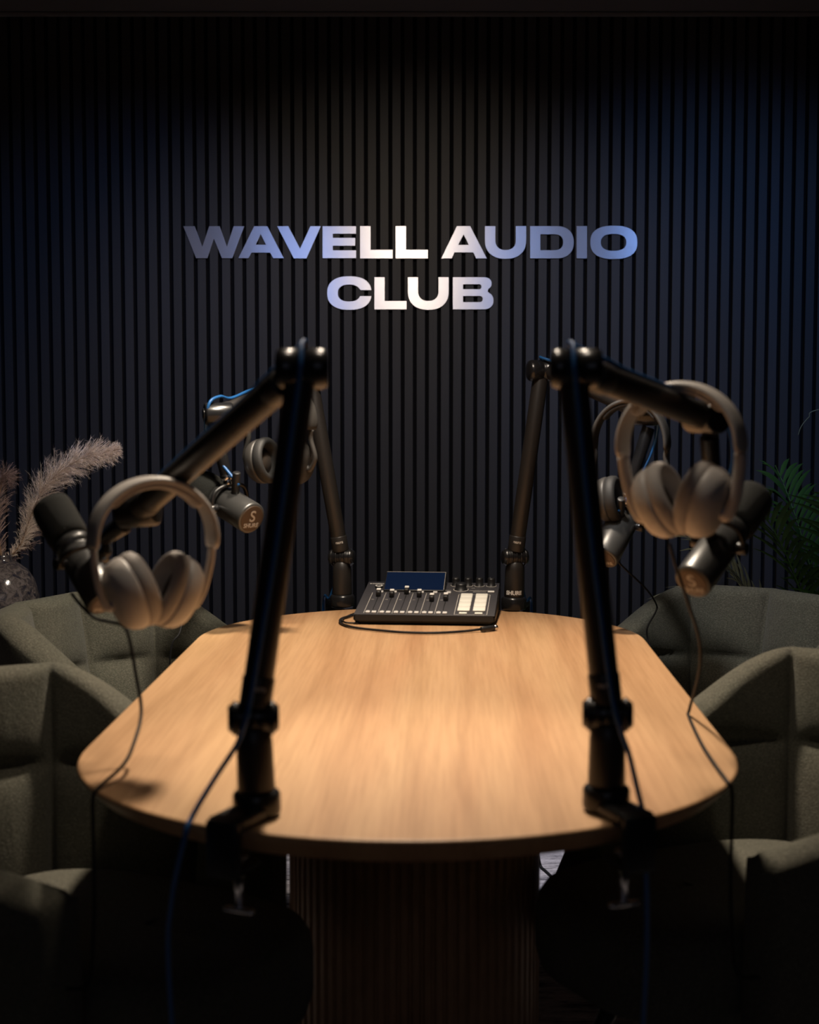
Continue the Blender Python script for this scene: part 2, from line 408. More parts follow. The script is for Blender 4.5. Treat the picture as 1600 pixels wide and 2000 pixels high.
# ------------------------------------------------------------------ chairs
def chair_meshes():
    P = {}
    HW = .242
    def plan(s, off=0):
        # s in [-1,1] around the U; returns point and outward normal in chair space (faces +x)
        L1 = .22; R = HW; Ltot = 2*L1+PI*R; d = s*Ltot/2
        if abs(d) <= PI*R/2:
            a = d/R; c, sn = math.cos(a), math.sin(a); e = 2/2.6
            x = -(abs(c)**e)*.27; y = math.copysign(abs(sn)**e, sn)*R
            n = Vector((-abs(c)**(1.2)*1.0, math.copysign(abs(sn)**1.2, sn), 0)).normalized()
        else:
            x = abs(d)-PI*R/2; y = math.copysign(R, d); n = Vector((0, math.copysign(1, d), 0))
            k = x/L1; y *= 1-.10*k*k; n = Vector((.15*k, n.y, 0)).normalized()
        return Vector((x-.02, y, 0)), n
    def top(s):
        a = abs(s); t = min(1, max(0, (a-.35)/.36)); t = t*t*(3-2*t)*.75+t*.25
        return .785-.135*t-.055*max(0, a-.66)/.34
    seams = [-.78, -.50, -.235, 0.0, .235, .50, .78]
    seams = [-.72, -.34, -.09, .09, .34, .72]
    def pillow(s, z):
        d = min(abs(s-q) for q in seams); v = .020*(1-math.exp(-(d/.045)**2)) - .0
        h = abs(z-.625); v2 = 1-math.exp(-(h/.022)**2)
        g = (1-math.exp(-d/.045))*(1-math.exp(-h/.022))
        return .034*g - .004 - .006*math.exp(-(d/.008)**2)
    NS, NZ = 330, 60
    bm = bmesh.new(); rows = []
    prof = []   # around the section: inner bottom -> inner top -> over -> outer bottom
    for i in range(NS+1):
        s = -1+2*i/NS; p, n = plan(s); T = top(s); row = []
        endk = max(0, (abs(s)-.955)/.045); th = .052*(1-endk**2*.85)
        lean = lambda z: n*(.075*((max(z, .42)-.42)/.4)**1.2)*(1-.75*max(0, (abs(s)-.45)/.55))
        zb = .36
        for j in range(NZ+1):
            z = zb+(T-.022-zb)*j/NZ
            row.append(p+n*(-pillow(s, z)*(1-endk)-.0)+lean(z)+Vector((0, 0, z)))
        for k in range(1, 8):
            a = PI*k/8; c, sn = math.cos(a), math.sin(a)
            z = T-.022; row.append(p+n*(th/2-th/2*c)*1.0+n*(-pillow(s, z)*(1-endk)*(1+c)/2)+lean(z)+Vector((0, 0, z+.022*sn)))
        for j in range(13):
            z = (T-.022)+(.33-(T-.022))*j/12
            row.append(p+n*th+lean(z)*(1)+n*(.006*math.sin(PI*j/12))+Vector((0, 0, z)))
        rows.append([bm.verts.new(q) for q in row])
    for a, b in zip(rows, rows[1:]):
        for j in range(len(a)-1):
            f = bm.faces.new((a[j], a[j+1], b[j+1], b[j])); f.smooth = True
        f = bm.faces.new((a[-1], a[0], b[0], b[-1])); f.smooth = True
    bm.faces.new(rows[0]); bm.faces.new(list(reversed(rows[-1])))
    P['backrest'] = bm
    # seat cushion: superellipse, centre seam
    bm = bmesh.new(); n = 64; rings = []
    cx, rx, ry = .065, .285, .214
    for (k, z) in ((.88, .335), (.97, .345), (1.0, .375), (1.0, .43), (.985, .455), (.95, .470), (.88, .479), (.72, .484), (.5, .486), (.25, .487)):
        rings.append([bm.verts.new((cx+rx*k*math.copysign(abs(math.cos(2*PI*i/n))**.62, math.cos(2*PI*i/n)), ry*k*math.copysign(abs(math.sin(2*PI*i/n))**.62, math.sin(2*PI*i/n)), z - (.010*math.exp(-((ry*k*math.copysign(abs(math.sin(2*PI*i/n))**.62, math.sin(2*PI*i/n)))/.012)**2) if z > .45 else 0))) for i in range(n)])
    for a, b in zip(rings, rings[1:]):
        for i in range(n):
            f = bm.faces.new((a[i], a[(i+1) % n], b[(i+1) % n], b[i])); f.smooth = True
    bm.faces.new(list(reversed(rings[0]))); f = bm.faces.new(rings[-1]); f.smooth = True
    P['seat'] = bm
    bm = bmesh.new(); add_lathe(bm, (.03, 0, .30), (0, 0, 1), [(.19, 0), (.22, .012), (.22, .038)], 32, cap=True); P['seat_plate'] = bm
    P['legs'] = []
    for (sx, sy) in ((1, 1), (1, -1), (-1, 1), (-1, -1)):
        bm = bmesh.new(); add_cyl(bm, (.03+sx*.13, sy*.13, .30), (.03+sx*.23, sy*.20, .0165), .016, .010, 14); P['legs'].append(bm)
    return P
def make_chair(loc, rz, label):
    t = thing('armchair', loc, label, 'chair', 'olive armchairs around the table', rz)
    P = chair_meshes()
    mesh_obj('backrest', P['backrest'], M['olive'], t); mesh_obj('seat', P['seat'], M['olive'], t)
    mesh_obj('seat_plate', P['seat_plate'], M['plastic'], t)
    for b in P['legs']: mesh_obj('leg', b, M['plastic'], t)
    return t
def dup(root, loc, rz, label):
    r = root.copy(); C.objects.link(r); r.location = loc; r.rotation_euler = (0, 0, rz); r['label'] = label
    for ch in list(root.children):
        c = ch.copy(); C.objects.link(c); c.parent = r
        for g in ch.children:
            d = g.copy(); C.objects.link(d); d.parent = c
    return r
D = math.radians
CH = [((-.492, 2.29, .0), D(-29), 'olive grey upholstered armchair at the front left side of the table'),
      ((-.470, 3.34, .0), D(-26), 'olive grey armchair behind left, next to the speckled vase'),
      ((.552, 2.46, .0), D(206), 'olive grey armchair at the front right, with diagonal stitched panels in view'),
      ((.585, 3.37, .0), D(214), 'grey tufted armchair at the back right, in front of the palm')]
ch0 = make_chair(*CH[0])
for a in CH[1:]: dup(ch0, *a)

# ------------------------------------------------------------------ boom arms
def boom_arm(base, joint, elbow, end, barrel_ax, start_off, label, clamp_dir, text=False, barrel=(.033, .033), endbar=None):
    t = thing('boom_stand', (base.x, base.y, TZ), label, 'microphone arm', 'black microphone boom arms on the table')
    P = lambda nm, bm, mt, lb=None: part(nm, bm, mt, t, lb)
    up = (joint-base).normalized()
    # clamp: jaw over the table edge, with screw
    cdv = Vector(clamp_dir).normalized(); bm = bmesh.new()
    R = Matrix.Rotation(math.atan2(cdv.y, cdv.x), 3, 'Z')
    bb = Vector((base.x, base.y, TZ))
    add_box(bm, bb+cdv*.035+Vector((0, 0, .008)), (.085, .045, .016), R, .005)
    edge = bb+cdv*.078
    add_box(bm, edge+Vector((0, 0, -.020)), (.014, .042, .068), R, .004)
    add_box(bm, bb+cdv*.050+Vector((0, 0, -.049)), (.06, .036, .010), R, .003)
    c = P('clamp', bm, M['plastic'])
    bm = bmesh.new(); sp = bb+cdv*.045; add_cyl(bm, sp+Vector((0, 0, -.0365)), sp+Vector((0, 0, -.098)), .0055, n=14); add_cyl(bm, sp+Vector((0, 0, -.0352)), sp+Vector((0, 0, -.0385)), .012, n=18)
    add_box(bm, sp+Vector((0, 0, -.101)), (.010, .04, .007), R, .003)
    part('clamp_screw', bm, M['chrome'], t, sub=c)
    bm = bmesh.new(); add_lathe(bm, bb+Vector((0, 0, .0)), up, [(.020, .0), (.0275, .003), (.0285, .007), (.0285, .026), (.026, .030), (.0215, .032)], 32); P('flange', bm, M['joint'])
    bm = bmesh.new(); L = (joint-base).length
    add_lathe(bm, bb, up, [(.0215, .03), (.0225, .034), (.0215, L-.03), (.0195, L-.014), (.012, L-.006)], 32); col = P('column', bm, M['tube'])
    # pivot with two discs
    ax = Vector(barrel_ax).normalized(); bm = bmesh.new()
    add_cyl(bm, joint-ax*.022, joint+ax*.022, .0185, n=28, bev=.002)
    for s in (-1, 1): add_cyl(bm, joint+ax*s*.019, joint+ax*s*.030, .021, .016, n=28, bev=.003)
    for q in (-.011, 0, .011): add_cyl(bm, joint+ax*(q-.002), joint+ax*(q+.002), .0195, n=28)
    P('pivot', bm, M['joint'])
    d = (elbow-joint).normalized()
    bm = bmesh.new(); add_cyl(bm, joint+d*.016, elbow-d*.015, .0178, n=28, bev=.002); add_cyl(bm, joint+d*.014, joint+d*.05, .0192, n=28, bev=.002)
    tub = P('lower_tube', bm, M['tube'])
    # elbow barrel
    bm = bmesh.new(); a0, a1 = barrel
    add_lathe(bm, elbow-ax*a0, ax, [(.012, 0), (.020, .0015), (.0232, .005), (.0242, .010), (.0242, a0-.004), (.0225, a0-.003), (.0225, a0+.003), (.0242, a0+.004), (.0242, a0+a1-.008), (.0228, a0+a1-.003), (.020, a0+a1-.0006), (.012, a0+a1)], 36)
    P('elbow', bm, M['joint'])
    st = elbow+Vector(start_off); d2 = (end-st).normalized()
    bm = bmesh.new(); add_cyl(bm, st+d2*.012, end, .0178, n=28, bev=.002); add_cyl(bm, st+d2*.01, st+d2*.045, .0190, n=28, bev=.002)
    add_cyl(bm, end-d2*.03, end+d2*.004, .0190, n=28, bev=.002)
    ut = P('upper_tube', bm, M['tube'])
    # tip barrel
    ea = endbar or ax; ea = Vector(ea).normalized(); bm = bmesh.new()
    tip = end+d2*.012
    add_cyl(bm, tip-ea*.029, tip+ea*.029, .0235, n=32, bev=.004)
    add_cyl(bm, tip-ea*.032, tip-ea*.029, .012, n=20, bev=.001)
    P('tip_joint', bm, M['joint'])
    vw = (CAM-base); vw.z = 0; vw.normalize()
    def lettering(p, s, dir_up, rad, nm='lettering'):
        tb_ = text_bm('SHURE', s, .0002, .0006)
        z = dir_up.normalized(); y = vw - z*vw.dot(z); y.normalize(); xx = z.cross(y)*1
        # bend the text round the column
        for v in tb_.verts:
            a = v.co.x/rad; h = v.co.y
            v.co = p + (y*math.cos(a)+xx*-math.sin(a)*-1)*(rad+.0006+v.co.z) + z*h
        return tb_
    if text:
        part('lettering', lettering(bb+up*.040+Vector((0, 0, .002)), .0125, up, .0218), M['white'], t, 'white SHURE lettering', sub=col)
    part('lettering', lettering(joint+d*.036, .0055, d, .0192), M['line'], t, sub=tub)
    return dict(t=t, base=bb, joint=joint, elbow=elbow, st=st, end=end, tip=tip, d2=d2, ax=ax, ea=ea)

def arm_from(px_base, px_joint, px_elb, px_end, dyE, Yend, **k):
    b = onz(*px_base, TZ)
    j = at(*px_joint, b.y)
    e = at(*px_elb, b.y+dyE)
    en = at(*px_end, Yend)
    return boom_arm(b, j, e, en, **k)
FL = arm_from((503, 1593), (495, 1402), (590, 720), (276, 992), .03, 2.24, barrel_ax=(1, .12, 0), start_off=(-.016, .004, -.012), clamp_dir=(-.45, -1, 0),
              label='black microphone boom arm clamped to the front edge of the table, left of centre', barrel=(.032, .031), endbar=(1, -.3, .12))
FR = arm_from((1184, 1583), (1187, 1395), (1118, 720), (1372, 812), .03, 2.20, barrel_ax=(1, -.10, 0), start_off=(.020, .004, -.006), clamp_dir=(.40, -1, 0),
              label='black microphone boom arm clamped to the front edge of the table, right of centre', barrel=(.027, .036), endbar=(.6, -1, 0))
BL = arm_from((669, 1187), (668, 1088), (606, 738), (432, 806), -.02, 3.30, barrel_ax=(1, -.25, 0), start_off=(-.018, 0, 0), clamp_dir=(-.3, 1, 0),
              label='black microphone boom arm at the far end of the table, left of the mixer', endbar=(1, .3, 0))
BR = arm_from((1003, 1192), (1006, 1088), (1058, 724), (1258, 806), -.02, 3.30, barrel_ax=(1, .25, 0), start_off=(.018, 0, 0), clamp_dir=(.3, 1, 0), text=True,
              label='black microphone boom arm with lettered foot, at the far table end, right of the mixer', endbar=(1, -.3, 0))

# ------------------------------------------------------------------ microphones
def microphone(tip, front, tail, label, stub_dir=(0, 0, -1), r=.0275, red=False):
    """tip = where it hangs; front = windscreen end; tail = rear cap centre"""
    ax = (front-tail).normalized(); L = (front-tail).length; mid = tail+ax*L*.42
    t = thing('microphone', tail, label, 'microphone', 'dark broadcast microphones on the boom arms')
    P = lambda nm, bm, mt, lb=None, sub=None: part(nm, bm, mt, t, lb, sub)
    bm = bmesh.new()
    add_lathe(bm, tail, ax, [(r*.90, 0), (r*.985, .002), (r, .006), (r, L*.50), (r*.93, L*.505), (r*.93, L*.53), (r*1.02, L*.535), (r*1.02, L*.60), (r*.9, L*.605), (r*.9, L*.64)], 36)
    body = P('body', bm, M['mic'])
    bm = bmesh.new()
    add_lathe(bm, tail+ax*L*.62, ax, [(r*.93, 0), (r*1.08, .004), (r*1.14, .012), (r*1.14, L*.38-.014), (r*1.08, L*.38-.004), (r*.9, L*.38)], 36)
    P('windscreen', bm, M['foam'])
    # rear cap with emblem and lettering
    bm = bmesh.new(); add_lathe(bm, tail-ax*.0012, ax, [(r*.78, 0), (r*.84, .0006), (r*.84, .004)], 36)
    capo = P('rear_cap', bm, M['bronze'], 'bronze brown rear cap')
    z = -ax; upv = Vector((0, 0, 1)); upv = (upv-z*upv.dot(z)).normalized(); xr = upv.cross(z)
    Rm = Matrix((xr, upv, z)).transposed().to_4x4()
    b2 = text_bm('SHURE', r*.38, .0002, .0003); xform(b2, Matrix.Translation(tail-ax*.0016-upv*r*.45) @ Rm)
    P('lettering', b2, M['line'], None, capo)
    b2 = text_bm('S', r*1.0, .0002, .0004); xform(b2, Matrix.Translation(tail-ax*.0016+upv*r*.12) @ Rm)
    P('emblem', b2, M['line'], None, capo)
    # yoke
    side = ax.cross(tip-mid).normalized(); toT = (tip-mid); toT = (toT-ax*toT.dot(ax)*.6).normalized()
    bm = bmesh.new(); R2 = r+.010
    pts = [mid+side*R2, mid+side*R2+toT*.018, mid+side*R2*.75+toT*.036, mid+toT*.043, mid-side*R2*.75+toT*.036, mid-side*R2+toT*.018, mid-side*R2]
    add_tube(bm, pts, .0045, 10, 6)
    P('yoke', bm, M['plastic'])
    for s in (-1, 1):
        bm = bmesh.new(); add_cyl(bm, mid+side*s*(r-.002), mid+side*s*(R2+.006), .009, n=20, bev=.0015)
        P('yoke_knob', bm, M['joint'])
    # threaded stem and chrome nut up to the arm tip
    yt = mid+toT*.043; dv = (tip-yt).normalized(); LL = (tip-yt).length
    bm = bmesh.new(); add_cyl(bm, yt, yt+dv*min(.014, LL*.4), .0115, n=24, bev=.002); add_cyl(bm, yt+dv*min(.010, LL*.3), yt+dv*min(.022, LL*.6), .0145, n=6)
    P('thread_nut', bm, M['chrome'], 'chrome threaded nut')
    bm = bmesh.new(); add_cyl(bm, yt+dv*min(.018, LL*.5), tip-dv*.012, .0125, .0135, n=24, bev=.002)
    P('stem', bm, M['joint'])
    # plug at the tail side
    bm = bmesh.new(); pl = tail+ax*.018+toT*(r*.55)
    add_cyl(bm, mid+toT*(r*.9)-ax*.02, mid+toT*(r*.9)-ax*.02+(-ax*.2+toT).normalized()*.05, .0085, n=20, bev=.002)
    P('cable_plug', bm, M['plastic'])
    if red:
        bm = bmesh.new(); add_lathe(bm, tail+ax*L*.565, ax, [(r*1.04, -.002), (r*1.04, .002)], 30); P('accent_ring', bm, M['copper'], 'red ring')
    t['_tail'] = 0; del t['_tail']
    return dict(t=t, mid=mid, toT=toT, ax=ax, tail=tail)
micFL = microphone(FL['tip']-FL['ea']*.016+Vector((0, 0, -.014)), at(97, 985, 2.42), at(205, 1178, 2.32), 'dark broadcast microphone at front left, pointing up left toward the pampas grass')
micFR = microphone(FR['tip']+Vector((.004, 0, -.016)), at(1475, 968, 2.36), at(1353, 1138, 2.22), 'dark microphone at front right with bronze rear cap, below the cream headphones')
micBL = microphone(BL['tip']+Vector((-.012, 0, -.016)), at(392, 950, 3.36), at(492, 1013, 3.24), 'grey microphone at back left whose lettered rear cap faces the table', r=.0335)
micBR = microphone(BR['tip']+Vector((.006, 0, -.016)), at(1266, 925, 3.38), at(1178, 1090, 3.25), 'dark microphone at back right, mostly hidden behind the hanging cream headphones', red=True, r=.032)

# ------------------------------------------------------------------ headphones
def headphones(top, W, H, yaw, roll, shell, pad, label, drop=.150, cupr=(.042, .050), tilt=24, band_w=.020, sl_r=.0052, yawcup=0, group=None, splay=.036):
    t = thing('headphones', top, label, 'headphones', group)
    Rz = Matrix.Rotation(yaw, 3, 'Z') @ Matrix.Rotation(roll, 3, 'Y')
    def Wp(p): return top + Rz @ Vector(p)
    P = lambda nm, bm, mt, sub=None, lb=None: part(nm, bm, mt, t, lb, sub)
    # band: swept rounded rectangle, thick towards the middle
    def band(a0, a1, wid, th, ofs=0, n=40):
        bm = bmesh.new(); rings = []
        for i in range(n+1):
            a = math.radians(a0+(a1-a0)*i/n); c, s = math.cos(a), math.sin(a)
            p = Vector((W*c, 0, -H+H*s)); nr = Vector((c/W, 0, s/H)).normalized()
            ed = min(i, n-i); k = 1 if ed > 1 else (.75 if ed == 0 else .95)
            rg = []
            for q in range(16):
                b = 2*PI*q/16; cc, ss = math.cos(b), math.sin(b)
                rg.append(bm.verts.new(Wp(p+nr*(ofs+th*k*math.copysign(abs(cc)**.7, cc))+Vector((0, wid*k*math.copysign(abs(ss)**.7, ss), 0)))))
            rings.append(rg)
        for r0, r1 in zip(rings, rings[1:]):
            for q in range(16):
                f = bm.faces.new((r0[q], r0[(q+1) % 16], r1[(q+1) % 16], r1[q])); f.smooth = True
        bm.faces.new(list(reversed(rings[0]))); bm.faces.new(rings[-1]); return bm
    hb = P('headband', band(-8, 188, band_w, .0055), shell)
    P('headband_pad', band(38, 142, band_w*.8, .005, -.007), pad, hb)
    for s in (-1, 1):
        cc = Vector((s*splay, 0, -drop)); ta = math.radians(tilt)
        inw = Vector((-s*math.cos(ta)*math.cos(yawcup), s*-1*math.sin(yawcup)*math.cos(ta), math.sin(ta))).normalized()
        # slider arm from band end to the cup's hinge
        e = Vector((s*W*.992, 0, -H-.012)); hinge = cc-inw*.020+Vector((0, 0, -.002))
        bm = bmesh.new()
        outp = Vector((s*.018, 0, 0))
        add_tube(bm, [Wp(e), Wp(e+Vector((-s*.002, 0, -.020))), Wp(hinge+outp+Vector((0, 0, .016))), Wp(hinge+outp*.3+Vector((0, 0, -.008))), Wp(hinge+inw*.004)], sl_r, 10, 6)
        P('slider', bm, shell)
        Rc = frame(Rz @ inw)
        # make the cup's local y the "vertical" direction
        z = (Rz @ inw).normalized(); vv = Vector((0, 0, 1)); yv = (vv-z*vv.dot(z)).normalized(); xv = yv.cross(z)
        Rc = Matrix((xv, yv, z)).transposed()
        bm = bmesh.new(); ra, rb = cupr
        pr = [(.30, -.022), (.55, -.021), (.78, -.017), (.92, -.009), (.985, 0), (1.0, .006), (.98, .010)]
        add_lathe(bm, Wp(cc), None, [(k*rb, h) for k, h in pr], 36, sx=ra/rb, sy=1, R=Rc)
        cup = P('ear_cup', bm, shell)
        bm = bmesh.new()
        pr = [(.90, .008), (1.0, .012), (1.03, .019), (1.0, .027), (.90, .032), (.78, .031), (.66, .026), (.60, .018), (.58, .012)]
        add_lathe(bm, Wp(cc), None, [(k*rb, h) for k, h in pr], 36, sx=ra/rb, sy=1, R=Rc, cap=False)
        P('ear_cushion', bm, pad, cup)
        bm = bmesh.new(); add_lathe(bm, Wp(cc), None, [(rb*.62, .0105), (rb*.62, .0125)], 30, sx=ra/rb, sy=1, R=Rc)
        P('ear_mesh', bm, M['cloth_in'], cup)
    return t
def hang(arm, px, py, Y, rad=.0148): return at(px, py, Y)
headphones(at(303, 937, 2.10), .084, .080, D(30), D(2), M['cream'], M['cream_pad'], 'cream over-ear headphones hanging from the front left boom arm', drop=.152, tilt=22, cupr=(.043, .0505), splay=.037)
headphones(at(1325, 752, 2.12), .084, .082, D(-32), D(-3), M['cream'], M['cream_pad'], 'cream over-ear headphones hanging from the front right boom arm', sl_r=.0085, drop=.158, tilt=22, cupr=(.043, .0505), splay=.037)
headphones(at(545, 746, 3.27), .080, .085, D(-30), D(0), M['hp_black'], M['dark_pad'], 'black over-ear headphones hanging from the back left boom arm', drop=.165, tilt=10, splay=.050, cupr=(.042, .047))
headphones(at(1232, 783, 3.27), .078, .088, D(-25), D(0), M['hp_black'], M['dark_pad'], 'black headphones on the back right boom arm, behind the cream pair', drop=.205, tilt=8, splay=.052, cupr=(.042, .047))

# ------------------------------------------------------------------ cables
def cable(name, pts, r, mt, label, cat='cable', group=None, sub=8):
    bm = bmesh.new(); add_tube(bm, pts, r, 10, sub); o = mesh_obj(name, bm, mt, None, pts[0]); return tag(o, label, cat, group)
def mic_cable(A, mic, label, side, tail_pts):
    up = Vector((0, 0, 1)); e = A['elbow']; fb = -1 if side[0] == 'f' else 1; dl = (A['joint']-e).normalized(); d2 = A['d2']
    n2 = (up-d2*up.dot(d2)).normalized()
    vback = Vector((0, -1, 0)) if side[0] == 'f' else Vector((0, -1, 0))
    st, en = A['st'], A['end']; pl = mic['mid']+mic['toT']*.05
    off = .0212
    pts = [mic['mid']+mic['toT']*.055-mic['ax']*.035, pl.lerp(en, .5)+Vector((side[1]*.035, 0, .01)), en+d2*.035+n2*.022+Vector((side[1]*.006, 0, 0)), en+n2*.034, en-d2*.045+n2*off, en.lerp(st, .35)+n2*off, en.lerp(st, .7)+n2*off, st+d2*.045+n2*(off+.003),
           e+Vector((0, -.010*fb, .0285)), e+Vector((0, .012*fb, .0275)), e+Vector((0, .030*fb, 0)), e+dl*.05+Vector((0, .024*fb, 0)), e.lerp(A['joint'], .5)+Vector((0, .022*fb, 0)), e.lerp(A['joint'], .9)+Vector((side[1]*.004, .026*fb, 0))]
    pts += tail_pts
    cable('microphone_cable', pts, .0032, M['cable_blue'], label, 'cable', 'blue microphone cables', 8)
yb = FL['base'].y
mic_cable(FL, micFL, 'blue microphone cable strapped along the front left boom arm', ('f', -1),
          [at(478, 1412, yb-.035), at(462, 1455, yb-.03), at(420, 1520, yb-.045), at(378, 1590, yb-.065), at(360, 1640, yb-.08), at(335, 1760, yb-.06), at(330, 1900, yb-.03), Vector((-.27, yb-.02, .3)), Vector((-.26, yb-.02, .05)), Vector((-.25, yb-.06, .017)), Vector((-.20, yb-.2, .016))])
yb = FR['base'].y
mic_cable(FR, micFR, 'blue microphone cable strapped along the front right boom arm', ('f', 1),
          [at(1212, 1425, yb-.035), at(1228, 1470, yb-.03), at(1245, 1540, yb-.04), at(1258, 1600, yb-.055), at(1262, 1680, yb-.06), at(1262, 1900, yb-.03), Vector((.27, yb-.02, .3)), Vector((.26, yb-.02, .05)), Vector((.25, yb-.06, .017)), Vector((.20, yb-.2, .016))])
yb = BL['base'].y
mic_cable(BL, micBL, 'blue microphone cable looping off the back left boom arm', ('b', -1), [BL['joint']+Vector((-.008, .035, -.02)), BL['base']+Vector((-.03, .035, .02)), BL['base']+Vector((-.05, .11, -.01)), BL['base']+Vector((-.05, .13, -.3))])
mic_cable(BR, micBR, 'blue microphone cable looping off the back right boom arm', ('b', 1), [BR['joint']+Vector((.008, .035, -.02)), BR['base']+Vector((.03, .035, .02)), BR['base']+Vector((.05, .11, -.01)), BR['base']+Vector((.05, .13, -.3))])
def drape(px, py, zend=.0155):
    p = onz(px, py, TZ+.003); lp = TR.inverted() @ (p-TC); cy = max(-.5005, min(.5005, lp.y)); c = Vector((0, cy, 0))
    n = Vector((lp.x, lp.y-cy, 0)).normalized()
    W = lambda r, z: TC + TR @ (c+n*r) + Vector((0, 0, z))
    out = [W(.4535, TZ+.0028), W(.4600, TZ-.010), W(.4605, TZ-.05), W(.460, TZ-.12)]
    return out, W
def tabp(px, py, dz=.003): return onz(px, py, TZ+dz)
cable('headphone_cable', [at(140, 1160, 2.35), at(158, 1182, 2.32), at(185, 1207, 2.27), at(212, 1214, 2.22), at(240, 1222, 2.16), at(252, 1245, 2.15), at(266, 1320, 2.14), at(276, 1390, 2.12), at(262, 1450, 2.07), at(240, 1495, 2.03), *drape(217, 1536)[0], drape(217, 1536)[1](.462, .56), drape(217, 1536)[1](.470, .4945), drape(217, 1536)[1](.50, .492)], .0024, M['cable'],
      'thin black cable hanging from the left cream headphones down over the table edge', 'cable')
cable('headphone_cable', [at(1308, 1062, 2.12), at(1322, 1110, 2.14), at(1345, 1180, 2.18), at(1366, 1250, 2.24), at(1366, 1310, 2.30), onz(1347, 1385, TZ+.012), onz(1346, 1400, TZ+.004), onz(1372, 1455, TZ+.004), onz(1400, 1498, TZ+.004), *drape(1424, 1526)[0], drape(1424, 1526)[1](.462, .56), drape(1424, 1526)[1](.470, .4945), drape(1424, 1526)[1](.50, .492)], .0024, M['cable'],
      'thin black cable from the right cream headphones lying across the table corner', 'cable')
cable('headphone_cable', [at(1196, 1082, 3.26), at(1215, 1105, 3.3), at(1262, 1150, 3.4), at(1282, 1180, 3.5), at(1281, 1195, 3.5), at(1266, 1222, 3.42), at(1264, 1240, 3.38), at(1270, 1262, 3.36), at(1285, 1330, 3.34)], .0020, M['cable'],
      'thin black cable dangling at the back right corner of the table', 'cable')
cable('headphone_cable', [at(392, 1120, 3.35), at(372, 1180, 3.32), at(357, 1212, 3.30), at(350, 1238, 3.28), at(335, 1262, 3.27), at(330, 1330, 3.27)], .0020, M['cable'],
      'thin black cable dropping at the back left corner of the table', 'cable')
cable('floor_cable', [at(1040, 1560, 3.6), at(1041, 1600, 3.75), at(1045, 1645, 3.8), at(1051, 1672, 3.8), at(1056, 1692, 3.8), at(1066, 1702, 3.76), at(1081, 1716, 3.7), at(1110, 1745, 3.6)], .004, M['cable'],
      'black cable crossing in front of the rug beside the table base', 'cable')

# ------------------------------------------------------------------ mixer
mo = onz(690, 1220, TZ)
mrz = D(-5.5)
mx_ = thing('audio_mixer', (mo.x, mo.y, TZ), 'black podcast mixer with faders, white pads and tilted blue screen on the table', 'audio mixer', rz=mrz)
MW, MD, H0, H1 = .305, .27, .022, .060
def mp(): return bmesh.new()
def mpart(nm, bm, mt, lb=None, sub=None):
    o = mesh_obj(nm, bm, mt, sub or mx_)
    if lb: o['label'] = lb
    return o
SL = math.atan2(H1-H0, MD); RS = Matrix.Rotation(SL, 3, 'X')
def sp(x, y, h=0): # point on sloped top; y measured along depth
    return Vector((x, y, H0+(H1-H0)*y/MD)) + RS @ Vector((0, 0, h))
bm = mp()
lo = [(.006, .008, .003), (MW-.006, .008, .003), (MW-.006, MD-.004, .003), (.006, MD-.004, .003)]
md = [(0, 0, .010), (MW, 0, .010), (MW, MD, .010), (0, MD, .010)]
hi = [(0, 0, H0-.001), (MW, 0, H0-.001), (MW, MD, H1-.001), (0, MD, H1-.001)]
prism(bm, [[Vector(p) for p in l] for l in (lo, md, hi)], smooth=False)
bmesh.ops.bevel(bm, geom=[e for e in bm.edges if abs(e.verts[0].co.z-e.verts[1].co.z) > .004], offset=.004, segments=3, affect='EDGES')
for fx, fy in ((.02, .02), (MW-.02, .02), (.02, MD-.02), (MW-.02, MD-.02)): add_cyl(bm, (fx, fy, 0), (fx, fy, .005), .009, n=16)
mpart('body', bm, M['mixer_side'])
bm = mp(); add_box(bm, sp(MW/2, MD/2, .0), (MW-.002, MD/math.cos(SL)-.002, .002), RS, .0008); top_p = mpart('top_panel', bm, M['mixer'])
# screen
bm = mp(); RSc = Matrix.Rotation(D(26), 3, 'X'); sc_c = sp(.114, .222, .012)
add_box(bm, sc_c, (.140, .078, .010), RSc, .002); sf = mpart('screen_frame', bm, M['mixer_side'])
bm = mp(); add_box(bm, sc_c+RSc @ Vector((0, 0, .0052)), (.134, .072, .001), RSc); mpart('screen', bm, M['screen'], 'dark blue glass screen', sf)
bm = mp(); add_box(bm, sc_c+RSc @ Vector((0, .0365, .0058)), (.136, .0012, .0008), RSc); add_box(bm, sc_c+RSc @ Vector((.0672, 0, .0058)), (.0008, .072, .0008), RSc); mpart('screen_edge', bm, M['line'], None, sf)
caps_v = [.148, .142, .170, .145, .112, .118]
for i in range(6):
    x0 = .0215+.0306*i
    bm = mp(); add_box(bm, sp(x0, .092, .0012), (.0011, .166, .0004), RS); mpart('divider_line', bm, M['line'])
    bm = mp(); add_box(bm, sp(x0+.0165, .098, .0011), (.0022, .125, .0004), RS); mpart('fader_slot', bm, M['mixer_side'])
    cvp = caps_v[i]
    bm = mp(); add_box(bm, sp(x0+.0165, cvp, .0075), (.0105, .020, .012), RS, .002); fo = mpart('fader_knob', bm, M['plastic'])
    bm = mp(); add_box(bm, sp(x0+.0165, cvp+.006, .0145), (.0100, .011, .004), RS, .0016); mpart('fader_tip', bm, M['white'], None, fo)
    for (dx, vv) in ((.0085, .0125), (.0220, .0125), (.0190, .176)):
        bm = mp(); add_box(bm, sp(x0+dx, vv, .0025), (.0098, .0110, .004), RS, .001); mpart('channel_button', bm, M['key'])
    bm = mp(); add_box(bm, sp(x0+.007, .118, .0012), (.006, .0015, .0004), RS); add_box(bm, sp(x0+.0075, .03, .0012), (.003, .003, .0004), RS); mpart('fader_mark', bm, M['line'])
